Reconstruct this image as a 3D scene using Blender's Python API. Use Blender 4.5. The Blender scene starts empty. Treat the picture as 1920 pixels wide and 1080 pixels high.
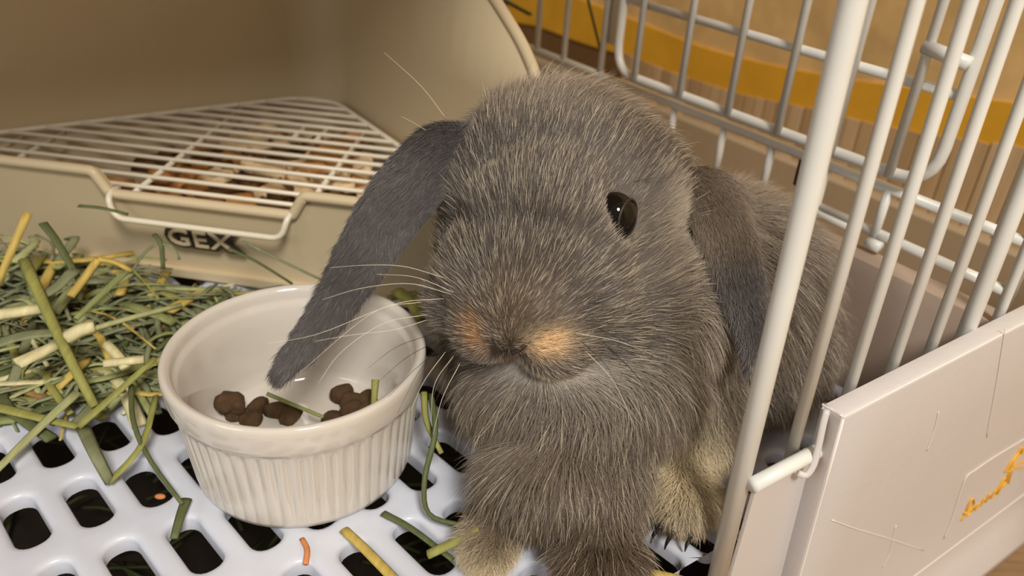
import bpy, math, random
import numpy as np
from math import sin, cos, pi, radians
from mathutils import Vector, Matrix, kdtree

random.seed(7)
rng = np.random.default_rng(11)
scene = bpy.context.scene
col = scene.collection

# ------------------------------------------------------------------ camera
FPX = 1450.0
PITCH, ROLL, CAM_H = radians(30.0), radians(3.6), 0.192
cf = np.array([0, cos(PITCH), -sin(PITCH)])
_r0 = np.array([1.0, 0, 0]); _u0 = np.array([0, sin(PITCH), cos(PITCH)])
cr = cos(ROLL) * _r0 + sin(ROLL) * _u0
cu = -sin(ROLL) * _r0 + cos(ROLL) * _u0
CAM = np.array([0, 0, CAM_H])
cam_data = bpy.data.cameras.new('camera')
cam = bpy.data.objects.new('camera', cam_data)
col.objects.link(cam)
cam_data.sensor_width = 36.0
cam_data.lens = 36.0 * FPX / 1920.0
cam_data.clip_start = 0.01
M = Matrix.Identity(4)
for i in range(3):
    M[i][0], M[i][1], M[i][2], M[i][3] = cr[i], cu[i], -cf[i], CAM[i]
cam.matrix_world = M
cam_data.dof.use_dof = True
cam_data.dof.focus_distance = 0.232
cam_data.dof.aperture_fstop = 13.0
scene.camera = cam

# ------------------------------------------------------------------ world, lights, exposure
w = bpy.data.worlds.new('room_light'); scene.world = w
w.use_nodes = True
bg = w.node_tree.nodes['Background']
bg.inputs[0].default_value = (1.0, 0.84, 0.60, 1)
bg.inputs[1].default_value = 0.27
def area(name, loc, target, size, energy, color):
    l = bpy.data.lights.new(name, 'AREA'); l.shape = 'DISK'; l.size = size; l.energy = energy; l.color = color
    o = bpy.data.objects.new(name, l); col.objects.link(o)
    o.location = loc
    d = Vector(target) - Vector(loc)
    o.rotation_euler = d.to_track_quat('-Z', 'Y').to_euler()
    return o
area('ceiling_lamp', (0.40, -0.95, 1.40), (0, 0.22, 0.05), 0.42, 32.0, (1.0, 0.96, 0.89))
area('window_daylight', (-1.3, -1.2, 1.0), (-0.1, 0.2, 0), 0.8, 7.5, (0.90, 0.95, 1.0))
scene.view_settings.view_transform = 'Standard'
scene.view_settings.look = 'None'
scene.view_settings.gamma = 1.0
scene.view_settings.exposure = 0.0
scene.view_settings.use_curve_mapping = False
scene.cycles.use_denoising = True

# ------------------------------------------------------------------ helpers
U = np.array([.8149, .5796, 0]); V = np.array([-.5796, .8149, 0]); Z = np.array([0, 0, 1.0])
def ray(x, y): return cf + (x - 960) / FPX * cr - (y - 540) / FPX * cu
def dep(x, y, d): return CAM + d * ray(x, y)
def atz(x, y, z=0.0):
    d = ray(x, y); return CAM + d * ((z - CAM_H) / d[2])
def onplane(x, y, P0, N):
    d = ray(x, y); return CAM + d * (((P0 - CAM) @ N) / (d @ N))

def srgb(r, g, b):
    def f(c):
        c /= 255.0
        return c / 12.92 if c <= .04045 else ((c + .055) / 1.055) ** 2.4
    return (f(r), f(g), f(b), 1)

def mat(name, color, rough=.5, spec=.5, var=0.0, scale=60, bump=0.0, bscale=300, sss=0.0, streak=None):
    m = bpy.data.materials.new(name); m.use_nodes = True
    nt = m.node_tree; b = nt.nodes['Principled BSDF']
    b.inputs['Base Color'].default_value = color
    b.inputs['Roughness'].default_value = rough
    b.inputs['Specular IOR Level'].default_value = spec
    if sss:
        b.inputs['Subsurface Weight'].default_value = sss
        b.inputs['Subsurface Radius'].default_value = (.004, .003, .002)
    tc = nt.nodes.new('ShaderNodeTexCoord')
    src = tc.outputs['Object']
    if streak:
        mp = nt.nodes.new('ShaderNodeMapping'); mp.inputs['Scale'].default_value = streak
        nt.links.new(src, mp.inputs['Vector']); src = mp.outputs['Vector']
    if var:
        n = nt.nodes.new('ShaderNodeTexNoise'); n.inputs['Scale'].default_value = scale; n.inputs['Detail'].default_value = 4
        nt.links.new(src, n.inputs['Vector'])
        cr_ = nt.nodes.new('ShaderNodeValToRGB')
        cr_.color_ramp.elements[0].position = .3; cr_.color_ramp.elements[1].position = .7
        cr_.color_ramp.elements[0].color = tuple(c * (1 - var) for c in color[:3]) + (1,)
        cr_.color_ramp.elements[1].color = tuple(min(1, c * (1 + var)) for c in color[:3]) + (1,)
        nt.links.new(n.outputs['Fac'], cr_.inputs['Fac'])
        nt.links.new(cr_.outputs['Color'], b.inputs['Base Color'])
    if bump:
        n2 = nt.nodes.new('ShaderNodeTexNoise'); n2.inputs['Scale'].default_value = bscale; n2.inputs['Detail'].default_value = 3
        nt.links.new(src, n2.inputs['Vector'])
        bp = nt.nodes.new('ShaderNodeBump'); bp.inputs['Strength'].default_value = bump; bp.inputs['Distance'].default_value = .001
        nt.links.new(n2.outputs['Fac'], bp.inputs['Height']); nt.links.new(bp.outputs['Normal'], b.inputs['Normal'])
    return m

ORG = {}
def empty(name, loc, label=None, cat=None, group=None):
    o = bpy.data.objects.new(name, None); o.empty_display_size = .01
    col.objects.link(o); o.location = tuple(loc); ORG[o.name] = np.array(loc, float)
    if label: tag(o, label, cat, group)
    return o
def tag(o, label=None, cat=None, group=None, kind=None):
    if label: o['label'] = label
    if cat: o['category'] = cat
    if group: o['group'] = group
    if kind: o['kind'] = kind
    return o
def build(name, vf, m, parent=None, smooth=True, origin=None):
    v, f = vf
    v = np.asarray(v, float)
    if origin is None:
        lo, hi = v.min(0), v.max(0)
        origin = np.array([(lo[0] + hi[0]) / 2, (lo[1] + hi[1]) / 2, lo[2]])
    me = bpy.data.meshes.new(name)
    me.from_pydata((v - origin).tolist(), [], [tuple(int(i) for i in q) for q in f])
    if smooth:
        me.polygons.foreach_set('use_smooth', [True] * len(me.polygons))
    me.materials.append(m); me.update()
    o = bpy.data.objects.new(name, me); col.objects.link(o)
    ORG[o.name] = np.array(origin, float)
    if parent is not None:
        o.parent = parent
        o.location = tuple(origin - ORG[parent.name])
    else:
        o.location = tuple(origin)
    return o
def join(*parts):
    V_, F_ = [], []
    n = 0
    for v, f in parts:
        v = np.asarray(v, float); V_.append(v); F_ += [tuple(i + n for i in q) for q in f]; n += len(v)
    return np.vstack(V_), F_
def sharp(o, ang=35):
    me = o.data
    me.set_sharp_from_angle(angle=radians(ang))
    return o
def box8(c, ax, ay, az, bev=0.0):
    """box with centre c and half-axis vectors; bev chamfers the corners in local units"""
    c, ax, ay, az = (np.asarray(a, float) for a in (c, ax, ay, az))
    if bev <= 0:
        v = [c + sx * ax + sy * ay + sz * az for sz in (-1, 1) for sx, sy in ((-1, -1), (1, -1), (1, 1), (-1, 1))]
        return v, [(3, 2, 1, 0), (4, 5, 6, 7), (0, 1, 5, 4), (1, 2, 6, 5), (2, 3, 7, 6), (3, 0, 4, 7)]
    lx, ly, lz = (np.linalg.norm(a) for a in (ax, ay, az))
    bx, by, bz = bev / lx, bev / ly, bev / lz
    v, f = [], []
    rings = [(-1, 1 - bx, 1 - by), (-1 + bz, 1, 1), (1 - bz, 1, 1), (1, 1 - bx, 1 - by)]
    for zz, kx, ky in rings:
        for sx, sy in ((-1, -1), (1, -1), (1, 1), (-1, 1)):
            v.append(c + sx * kx * ax + sy * ky * ay + zz * az)
    for r in range(3):
        for i in range(4):
            a, b = r * 4 + i, r * 4 + (i + 1) % 4
            f.append((a, b, b + 4, a + 4))
    f += [(3, 2, 1, 0), (12, 13, 14, 15)]
    return v, f
def fillet(pts, rad, n=6):
    pts = [np.asarray(p, float) for p in pts]
    if len(pts) < 3: return pts
    out = [pts[0]]
    for i in range(1, len(pts) - 1):
        a, b, c = pts[i - 1], pts[i], pts[i + 1]
        d1, d2 = a - b, c - b
        l = min(rad, .48 * np.linalg.norm(d1), .48 * np.linalg.norm(d2))
        p1, p2 = b + d1 / np.linalg.norm(d1) * l, b + d2 / np.linalg.norm(d2) * l
        for k in range(n + 1):
            t = k / n
            out.append((1 - t) ** 2 * p1 + 2 * t * (1 - t) * b + t * t * p2)
    out.append(pts[-1])
    return out
def smoothpath(pts, n):
    """Catmull-Rom through pts with n samples"""
    p = np.array([np.asarray(q, float) for q in pts])
    if len(p) == 2:
        t = np.linspace(0, 1, n)[:, None]
        return p[0] * (1 - t) + p[1] * t
    P = np.vstack([2 * p[0] - p[1], p, 2 * p[-1] - p[-2]])
    out = []
    for s in np.linspace(0, len(p) - 1 - 1e-9, n):
        i = int(s); t = s - i
        a, b, c, d = P[i], P[i + 1], P[i + 2], P[i + 3]
        out.append(.5 * ((2 * b) + (-a + c) * t + (2 * a - 5 * b + 4 * c - d) * t * t + (-a + 3 * b - 3 * c + d) * t ** 3))
    return np.array(out)
def sweep(pts, ra, rb=None, n=8, side=None, caps=True, closed=False):
    """tube along pts; ra / rb half sizes (scalar or per point); side = preferred direction of the ra axis"""
    pts = np.asarray(pts, float); k = len(pts)
    ra = np.full(k, ra) if np.isscalar(ra) else np.asarray(ra, float)
    rb = ra if rb is None else (np.full(k, rb) if np.isscalar(rb) else np.asarray(rb, float))
    if closed: tan = np.roll(pts, -1, 0) - np.roll(pts, 1, 0)
    else: tan = np.gradient(pts, axis=0)
    tan /= np.linalg.norm(tan, axis=1)[:, None] + 1e-12
    if side is None:
        s = np.cross(tan[0], [.13, .07, 1.0])
        if np.linalg.norm(s) < 1e-3: s = np.cross(tan[0], [1.0, 0, 0])
    else: s = np.asarray(side, float)
    v = []
    for i in range(k):
        sd = np.asarray(side, float) if side is not None else s
        sd = sd - (sd @ tan[i]) * tan[i]; sd /= np.linalg.norm(sd) + 1e-12
        s = sd
        b = np.cross(tan[i], sd)
        for j in range(n):
            a = 2 * pi * j / n
            v.append(pts[i] + sd * cos(a) * ra[i] + b * sin(a) * rb[i])
    f = []
    for i in range(k if closed else k - 1):
        i2 = (i + 1) % k
        for j in range(n):
            f.append((i * n + j, i * n + (j + 1) % n, i2 * n + (j + 1) % n, i2 * n + j))
    if caps and not closed:
        f.append(tuple(range(n - 1, -1, -1))); f.append(tuple(range((k - 1) * n, k * n)))
    return np.array(v), f
def ellipsoid(c, r, axes=None, nu=24, nv=16):
    c = np.asarray(c, float); r = np.asarray(r, float)
    A = np.eye(3) if axes is None else np.asarray(axes, float)
    v, f = [], []
    for i in range(1, nv):
        th = pi * i / nv
        for j in range(nu):
            ph = 2 * pi * j / nu
            l = np.array([sin(th) * cos(ph), sin(th) * sin(ph), cos(th)]) * r
            v.append(c + l @ A)
    for i in range(nv - 2):
        for j in range(nu):
            f.append((i * nu + j, (i + 1) * nu + j, (i + 1) * nu + (j + 1) % nu, i * nu + (j + 1) % nu))
    v += [c + np.array([0, 0, r[2]]) @ A, c - np.array([0, 0, r[2]]) @ A]
    t, b = len(v) - 2, len(v) - 1
    for j in range(nu):
        f.append((t, j, (j + 1) % nu)); o = (nv - 2) * nu
        f.append((b, o + (j + 1) % nu, o + j))
    return np.array(v), f
def prism(poly, n, d):
    """extrude a 3D polygon by -n*d; front face is poly"""
    poly = np.asarray(poly, float); k = len(poly); n = np.asarray(n, float)
    v = np.vstack([poly, poly - n * d])
    f = [tuple(range(k)), tuple(range(2 * k - 1, k - 1, -1))]
    for i in range(k):
        j = (i + 1) % k
        f.append((i, i + k, j + k, j))
    return v, f

# ------------------------------------------------------------------ materials
M_mat = mat('white_grid_plastic', srgb(208, 211, 222), .32, .5, var=.02, scale=20)
M_tray = mat('brown_tray_plastic', srgb(178, 158, 142), .5, .4, var=.03, scale=30, bump=.05)
M_pan = mat('shade_dark_pan', srgb(62, 54, 46), .6, .3, var=.15, scale=40)  # pan colour darkened to carry the shade below the slots
M_wire = mat('white_powder_coat', srgb(226, 226, 220), .35, .5, var=.02, scale=40, bump=.03, bscale=200)
M_litter = mat('almond_plastic', srgb(206, 188, 154), .38, .45, var=.02, scale=25, bump=.02, bscale=120)
M_rack = mat('cream_rack_coat', srgb(226, 216, 194), .35, .5)
M_logo = mat('dark_logo_ink', srgb(60, 54, 46), .5, .3)
M_cer = mat('glazed_white_ceramic', srgb(212, 204, 193), .09, .6, sss=.1)
M_pel = mat('brown_pellet', srgb(78, 58, 38), .8, .2, var=.3, scale=300, bump=.5, bscale=500)
M_chip = [mat('pale_wood_chip', srgb(228, 196, 150), .8, .2, var=.2, scale=120, bump=.4),
          mat('amber_wood_chip', srgb(178, 122, 62), .8, .2, var=.25, scale=120, bump=.4),
          mat('dark_wood_chip', srgb(96, 66, 36), .8, .2, var=.3, scale=120, bump=.4)]
HAYC = dict(green=(148, 154, 98), dull=(136, 140, 104), dark=(98, 106, 66), cream=(226, 216, 166), yellow=(206, 178, 92),
            pale=(176, 178, 124), brown=(150, 116, 70), olive=(158, 156, 84))
M_hay = {k: mat('hay_' + k, srgb(*c), .6, .35, var=.16, scale=90, streak=(6, 1, 1)) for k, c in [(k_, tuple(x * .93 for x in c_)) for k_, c_ in HAYC.items()]}
M_orange = mat('orange_scrap', srgb(206, 132, 80), .6, .3, var=.15, scale=200)
M_walltan = mat('tan_wall', srgb(220, 182, 122), .8, .2, var=.16, scale=26, bump=.5, bscale=60)
M_mustard = mat('mustard_band', srgb(226, 168, 48), .75, .2, var=.10, scale=22, bump=.2, bscale=80)
M_brownband = mat('brown_band', srgb(120, 88, 54), .8, .2, var=.15, scale=22)
M_slat = [mat('tan_slat_%s' % a, srgb(*c), .75, .2, var=.14, scale=30, streak=(3, 3, .4)) for a, c in
          (('mid', (196, 162, 118)), ('light', (206, 174, 132)), ('dark', (184, 150, 108)))]
M_base = mat('beige_baseboard', srgb(184, 162, 130), .6, .3, var=.05, scale=15)
M_wood = mat('wood_floor', srgb(150, 120, 88), .5, .4, var=.2, scale=30, streak=(1, 8, 1))
M_red = mat('dark_red_plastic', srgb(74, 30, 18), .5, .4)
def mat_clear():
    m = bpy.data.materials.new('frosted_plastic'); m.use_nodes = True
    nt = m.node_tree; b = nt.nodes['Principled BSDF']; out = nt.nodes['Material Output']
    b.inputs['Base Color'].default_value = srgb(236, 232, 231); b.inputs['Roughness'].default_value = .3
    tr = nt.nodes.new('ShaderNodeBsdfTranslucent'); tr.inputs[0].default_value = srgb(244, 238, 234)
    tp = nt.nodes.new('ShaderNodeBsdfTransparent'); tp.inputs[0].default_value = (.95, .94, .93, 1)
    m1 = nt.nodes.new('ShaderNodeMixShader'); m1.inputs[0].default_value = .25
    m2 = nt.nodes.new('ShaderNodeMixShader'); m2.inputs[0].default_value = .10
    nt.links.new(b.outputs[0], m1.inputs[1]); nt.links.new(tr.outputs[0], m1.inputs[2])
    nt.links.new(m1.outputs[0], m2.inputs[1]); nt.links.new(tp.outputs[0], m2.inputs[2])
    nt.links.new(m2.outputs[0], out.inputs[0])
    n = nt.nodes.new('ShaderNodeTexNoise'); n.inputs['Scale'].default_value = 60
    bp = nt.nodes.new('ShaderNodeBump'); bp.inputs['Strength'].default_value = .06; bp.inputs['Distance'].default_value = .002
    nt.links.new(n.outputs['Fac'], bp.inputs['Height']); nt.links.new(bp.outputs['Normal'], b.inputs['Normal'])
    return m
M_clear = mat_clear()
M_glint_scratch = mat('highlight_and_scratch', srgb(232, 225, 218), .5, .3)  # pale line colour: painted edge highlights, also label outline and scratches
M_script = mat('gold_script_ink', srgb(226, 170, 52), .5, .4)

# ================================================================== STRUCTURE: room floor and wall beyond the cage
FRONT0 = np.array([0.0649, 0.1632, 0.0])          # foot of the door post on the cage's front plane
SIDE_K = 1.15
SIDE0 = CAM * 0 + np.array([0.1545, 0.2269, 0]) * SIDE_K
SIDE0[2] = 0
ub = SIDE0 @ U                                     # u of the side plane
vf = FRONT0 @ V                                    # v of the front plane
def W(u, v, z): return U * u + V * v + Z * z
FLOOR_Z = -0.115
fl = build('floor', box8((0.2, 0.4, FLOOR_Z - .01), (1.5, 0, 0), (0, 1.5, 0), (0, 0, .01)), M_wood, smooth=False)
tag(fl, kind='structure')
WALL_U = 0.56
wl = build('wall_right', box8(W(WALL_U + .02, .5, .45), U * .02, V * 1.6, Z * .55), M_walltan, smooth=False)
tag(wl, kind='structure')
WP = W(WALL_U, 0, 0)
def on_wall(px, py): return onplane(px, py, WP, U)
def z_wall(px, py): return on_wall(px, py)[2]
bot = [(960, 40), (1014, 49), (1095, 81), (1185, 106), (1250, 134), (1389, 179), (1527, 208), (1651, 238), (1786, 264), (1960, 284)]
top = [(960, -60), (1014, -30), (1120, 10), (1185, 34), (1250, 62), (1330, 92), (1420, 116), (1596, 150), (1744, 168), (1813, 184), (1960, 196)]
bot3 = [on_wall(*p) for p in bot]; top3 = [on_wall(*p) for p in top]
bot3.append(bot3[-1] + V * -.3); top3.append(top3[-1] + V * -.3)
# the mustard strip as a polygon band 2 mm proud of the wall
bv = np.array([p @ V for p in bot3])[::-1]; bz = np.array([p[2] for p in bot3])[::-1]
tv = np.array([p @ V for p in top3])[::-1]; tz = np.array([p[2] for p in top3])[::-1]
def strip(zb, zt, m, name, proud, v0, v1, n=40, parent=wl):
    vs = np.linspace(v0, v1, n); vv = []; ff = []
    for v in vs:
        for u_ in (WALL_U - proud, WALL_U + .002):
            vv.append(W(u_, v, zb(v))); vv.append(W(u_, v, zt(v)))
    for i in range(n - 1):
        a, b = i * 4, i * 4 + 4
        ff += [(a, b, b + 1, a + 1), (a + 1, b + 1, b + 3, a + 3), (a, a + 2, b + 2, b), (a + 2, a + 3, b + 3, b + 2)]
    ff += [(0, 1, 3, 2), (4 * n - 4, 4 * n - 2, 4 * n - 1, 4 * n - 3)]
    return build(name, (vv, ff), m, parent, smooth=False)
vmin, vmax = -.4, bv.max() + .25
zb_f = lambda v: float(np.interp(v, bv, bz)); zt_f = lambda v: float(np.interp(v, tv, tz))
strip(zb_f, zt_f, M_mustard, 'mustard_band', .003, vmin, vmax)
# slatted boards below the band
z_base = z_wall(1300, 212) - .004
vs0 = on_wall(1960, 330) @ V - .02; vs1 = on_wall(1170, 150) @ V
v = vs0; k = 0
while v < vs1:
    wd = .0105 + .005 * random.random()
    zt = zb_f(v + wd / 2) + .002
    build('slat', box8(W(WALL_U - .0015 - .0005 * random.random(), v + wd / 2, (z_base + zt) / 2), U * .0025, V * (wd / 2 - .0007), Z * (zt - z_base) / 2),
          M_slat[random.randrange(3)], wl, smooth=False)
    v += wd; k += 1
strip(lambda v: z_base - .01, lambda v: zb_f(v) + .001, M_brownband, 'brown_band', .001, vs1, vmax)
bb = build('baseboard_right', box8(W(WALL_U - .006, .5, (z_base + FLOOR_Z) / 2), U * .006, V * 1.5, Z * (z_base - FLOOR_Z) / 2, .002), M_base, smooth=False)
tag(bb, kind='structure')

# ================================================================== CAGE BASE (brown tray) and drop pan
CG = dict(u0=-.42, u1=ub - .006, v0=vf + .001, v1=.62)
tray = empty('cage_tray', W((CG['u0'] + CG['u1']) / 2, (CG['v0'] + CG['v1']) / 2, FLOOR_Z),
             'brown plastic cage base tray with raised side wall behind the rabbit', 'tray')
RIMZ = .192 - (.192 - .0690) * SIDE_K
def uvbox(u0, u1, v0, v1, z0, z1, bev=.0012):
    return box8(W((u0 + u1) / 2, (v0 + v1) / 2, (z0 + z1) / 2), U * (u1 - u0) / 2, V * (v1 - v0) / 2, Z * (z1 - z0) / 2, bev)
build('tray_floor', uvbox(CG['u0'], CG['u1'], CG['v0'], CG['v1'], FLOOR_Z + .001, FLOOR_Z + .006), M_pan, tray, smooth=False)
# inward-sloping side wall with a rolled rim
u1 = CG['u1']
sw = [(u1 - .022, -.06), (u1 - .010, RIMZ - .006), (u1 - .008, RIMZ), (u1 + .004, RIMZ), (u1 + .004, RIMZ - .006), (u1 - .004, RIMZ - .010), (u1 - .016, -.06)]
vv = [W(a, vq, z) for vq in (CG['v0'], CG['v1']) for a, z in sw]
n = len(sw)
ff = [(i, (i + 1) % n, (i + 1) % n + n, i + n) for i in range(n)] + [tuple(range(n - 1, -1, -1)), tuple(range(n, 2 * n))]
sharp(build('side_wall', (vv, ff), M_tray, tray))
build('side_skirt', uvbox(u1 - .022, u1 - .016, CG['v0'], CG['v1'], FLOOR_Z + .002, -.058), M_tray, tray, smooth=False)
build('back_wall', uvbox(CG['u0'], u1 - .02, CG['v1'] - .004, CG['v1'] + .004, FLOOR_Z + .002, RIMZ), M_tray, tray, smooth=False)
build('front_wall', uvbox(CG['u0'], u1 - .02, CG['v0'] - .003, CG['v0'] + .003, FLOOR_Z + .002, -.012), M_tray, tray, smooth=False)

roof = build('added_shade_roof', uvbox(CG['u0'], ub + .01, vf - .004, CG['v1'] + .004, .352, .358), M_tray, smooth=False)  # unseen roof, added to shade the back of the cage
tag(roof, 'unseen brown roof added to shade the back of the cage', 'added shade roof')
# ================================================================== SLOTTED FLOOR MAT
LO = np.array([-.133, .1785]); LA = np.array([.0253, -.0244]); LB = np.array([.0150, .0098])
la = LA / np.linalg.norm(LA); lp = np.array([-la[1], la[0]])
SL, SW_, SR = .0123, .0051, .0045
def slot_loop(L, Wd, R, n):
    """n points (n divisible by 4) counter-clockwise starting at the corner direction (-,-) in (along, across)"""
    pts = []
    per = n // 4
    cs = [(-(L - R), -(Wd - R), pi), ((L - R), -(Wd - R), 1.5 * pi), ((L - R), (Wd - R), 0), (-(L - R), (Wd - R), .5 * pi)]
    for cx, cy, a0 in cs:
        for i in range(per):
            a = a0 + (pi / 2) * i / (per - 1)
            pts.append((cx + R * cos(a), cy + R * sin(a)))
    return np.array(pts)
NS = 24
def cell_border(n):
    per = n // 4; cs = [(-.5, -.5), (.5, -.5), (.5, .5), (-.5, .5)]
    # each corner's fan of 'per' points runs from mid-ish of previous edge to mid-ish of the next one
    out = []
    for q in range(4):
        c = np.array(cs[q]); pr = np.array(cs[q - 1]); nx = np.array(cs[(q + 1) % 4])
        h = per // 2
        for i in range(per):
            if i < h: t = (h - i) / (2 * h + 1) ; out.append(c + (pr - c) * t)
            elif i == h: out.append(c)
            else: t = (i - h) / (2 * h + 1); out.append(c + (nx - c) * t)
    return np.array(out)
bor = cell_border(NS)
prof = [(0.0022, 0.0), (0.0010, -.0003), (0.0003, -.0009), (0.0, -.0018), (0.0, -.006)]
mv, mf = [], []
for i in range(-14, 20):
    for j in range(-16, 30):
        c = LO + LA * i + LB * j
        pu, pv = c @ U[:2], c @ V[:2]
        if not (CG['u0'] + .005 < pu < ub - .012 and vf - .008 < pv < .60): continue
        if c[1] < .09 and pv > .25: continue
        base = len(mv)
        for bq in bor:
            p = c + LA * bq[0] + LB * bq[1]; mv.append((p[0], p[1], 0.0))
        for ex, dz in prof:
            for q in slot_loop(SL + ex, SW_ + ex, SR + ex, NS):
                p = c + la * q[0] + lp * q[1]; mv.append((p[0], p[1], dz))
        for r_ in range(len(prof)):
            for q in range(NS):
                q2 = (q + 1) % NS
                mf.append((base + r_ * NS + q, base + r_ * NS + q2, base + (r_ + 1) * NS + q2, base + (r_ + 1) * NS + q))
mva = np.array(mv); mu_ = np.clip(mva @ U, CG['u0'] + .02, ub - .026); mw_ = np.clip(mva @ V, vf + .006, .585)
mv = U[None, :] * mu_[:, None] + V[None, :] * mw_[:, None] + Z[None, :] * mva[:, 2:3]
grid = build('slotted_floor_mat', (mv, mf), M_mat, origin=np.array([-.1, .3, -.006]))
tag(grid, 'white plastic floor mat with rounded slots under the ramekin', 'floor mat')

# ================================================================== CAGE WIRE PANELS
def on_front(px, py): return onplane(px, py, FRONT0, V)
S = .022
# door at the front right: thick frame post, four thin bars, thick far frame bar
door = empty('cage_door', FRONT0 + Z * -.02, 'white wire cage door with a thick frame post in front of the rabbit', 'cage door')
lean = U * .0077 / .172                               # bars lean a touch along u towards the floor
def fbar(u, z0, z1, r, name, parent):
    a = FRONT0 + U * u + Z * z1 + lean * (.1315 - z1); b = FRONT0 + U * u + Z * z0 + lean * (.1315 - z0)
    return build(name, sweep([a * (1 - t) + b * t for t in np.linspace(0, 1, 4)], r, n=16), M_wire, parent)
fbar(0, -.02, .34, .0029, 'frame_post', door)
for k in range(1, 5):
    fbar(.0005 + S * k, .020 if k > 1 else .036, .34, .0018, 'bar', door)
fbar(.0005 + S * 5, -.02, .34, .0028, 'frame_post', door)
fbar(.0005 + S * 6, -.02, .34, .0018, 'bar', door)
hk = [FRONT0 + U * .0035 + Z * .040 - V * .0045, FRONT0 + U * .05 + Z * .038 - V * .0035]
build('cross_wire', sweep(smoothpath(hk, 3), .0023, n=16), M_wire, door)
build('top_rail', sweep(smoothpath([FRONT0 + Z * .34 - U * .003, FRONT0 + U * .16 + Z * .34], 4), .0029, n=14), M_wire, door)

# side wall wires (plane of constant u) with a hinged hatch
side = empty('cage_side_panel', W(ub, .2, RIMZ), 'white wire cage side panel behind the rabbit, frame around a hatch', 'cage panel')
SP = W(ub, 0, 0)
def on_side(px, py): return onplane(px, py, SP, U)
def sz(z): return .192 - (.192 - z) * SIDE_K
V0S = SIDE0 @ V
def sv(v): return max(vf + .004, (on_side(1855, 531) @ V) + (v + .0023) * SIDE_K)
def SWp(v, z, off=0.0): return W(ub + off, sv(v), sz(z))
def wire(pts, r, name, parent, rad=.012): return build(name, sweep(fillet(pts, rad), r, n=10), M_wire, parent)
R1 = .0019
wire([SWp(-.03, .075), SWp(.066, .0755)], R1 + .0003, 'bottom_wire', side)
wire([SWp(-.06, .0925), SWp(.40, .0925)], R1 + .0003, 'cross_wire', side)
for vq in (.257, .2325, .202, .29, .32):
    wire([SWp(vq, .0925 if vq > .24 else .078), SWp(vq, .26)], R1, 'bar', side)
for vq in (.148, .118, .092): wire([SWp(vq, .0925), SWp(vq, .070)], R1, 'stub_bar', side, .004)
wire([SWp(.0655, .0925, -.001), SWp(.0655, .0735, -.001), SWp(.046, .0735, -.001)], R1, 'loop_wire', side, .004)
wire([SWp(.0395, .0925, -.001), SWp(.0395, .0725, -.001)], R1, 'stub_bar', side, .004)
wire([SWp(.0400, .0722, -.004), SWp(.0345, .0722, -.004)], R1 + .0006, 'hook', side, .004)
build('latch_plate', uvbox(ub + .002, ub + .004, sv(.196), sv(.204) , sz(.108), sz(.22), .0008), M_wire, side, smooth=False)
wire([SWp(.26, .0845), SWp(.21, .0845)], R1, 'loop_wire', side)
wire([W(ub, vf + .004, RIMZ - .004), W(ub, vf + .004, .34)], R1 + .0005, 'corner_post', side)
hatch = empty('side_hatch', W(ub - .004, sv(.1), sz(.0985)), 'white wire hatch with rounded frame set in the cage side', 'hatch')
fr = [SWp(.187, .26, -.004), SWp(.187, .0985, -.004), SWp(.0245, .0995, -.004), SWp(.0245, .26, -.004)]
wire(fr, R1 + .0006, 'hatch_frame', hatch, .016)
for vq in (.171, .1413, .1131, .0873, .0627, .0387):
    wire([SWp(vq, .0985, -.0065), SWp(vq, .26, -.0065)], R1, 'bar', hatch)
wire([SWp(.187, .1318, -.003), SWp(.0245, .130, -.003)], R1 + .0002, 'cross_wire', hatch)
wire([SWp(.187, .19, -.003), SWp(.0245, .19, -.003)], R1 + .0002, 'cross_wire', hatch)
wire([SWp(.040, .1425, -.007), SWp(.0245, .1405, -.007)], R1 + .0008, 'catch', hatch)
# red clip on the rail
p = on_side(1494, 318)
build('red_clip', box8(p + U * .006, U * .003, V * .0022, Z * .009, .0006), M_red, smooth=False)
tag(bpy.data.objects['red_clip'], 'small dark red clip on the wire beside the rabbit\'s back', 'clip')

# ================================================================== TRANSLUCENT GUARD
guard = empty('splash_guard', FRONT0 + U * .1 + Z * -.06 - V * .01, 'frosted translucent plastic guard hooked onto the cage door', 'guard')
def G(u, dv, z): return FRONT0 + U * u - V * dv + Z * z
ge = .34
GD = .0092
def uedge(z): return .0310 + .10 * (.056 - z)
pf = [(.0022, .0550), (.0026, .0562), (.0080, .0566), (.0090, .0560), (GD, .0548), (GD, .02), (GD, -.03), (GD, -.078), (.0120, -.090), (.0180, -.104), (.0185, -.108)]
npf = len(pf)
gv, gf = [], []
us = [None, 'a', .06, .12, .2, ge]
for u_ in us:
    for dv, z in pf:
        if u_ is None: gv.append(G(uedge(z) + .0004, min(dv, .0086), z))
        elif u_ == 'a': gv.append(G(uedge(z) + .0013, dv, z))
        else: gv.append(G(u_ + (.012 if z < -.05 else 0), dv, z))
for i in range(len(us) - 1):
    for j in range(npf - 1):
        gf.append((i * npf + j, i * npf + j + 1, (i + 1) * npf + j + 1, (i + 1) * npf + j))
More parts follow.
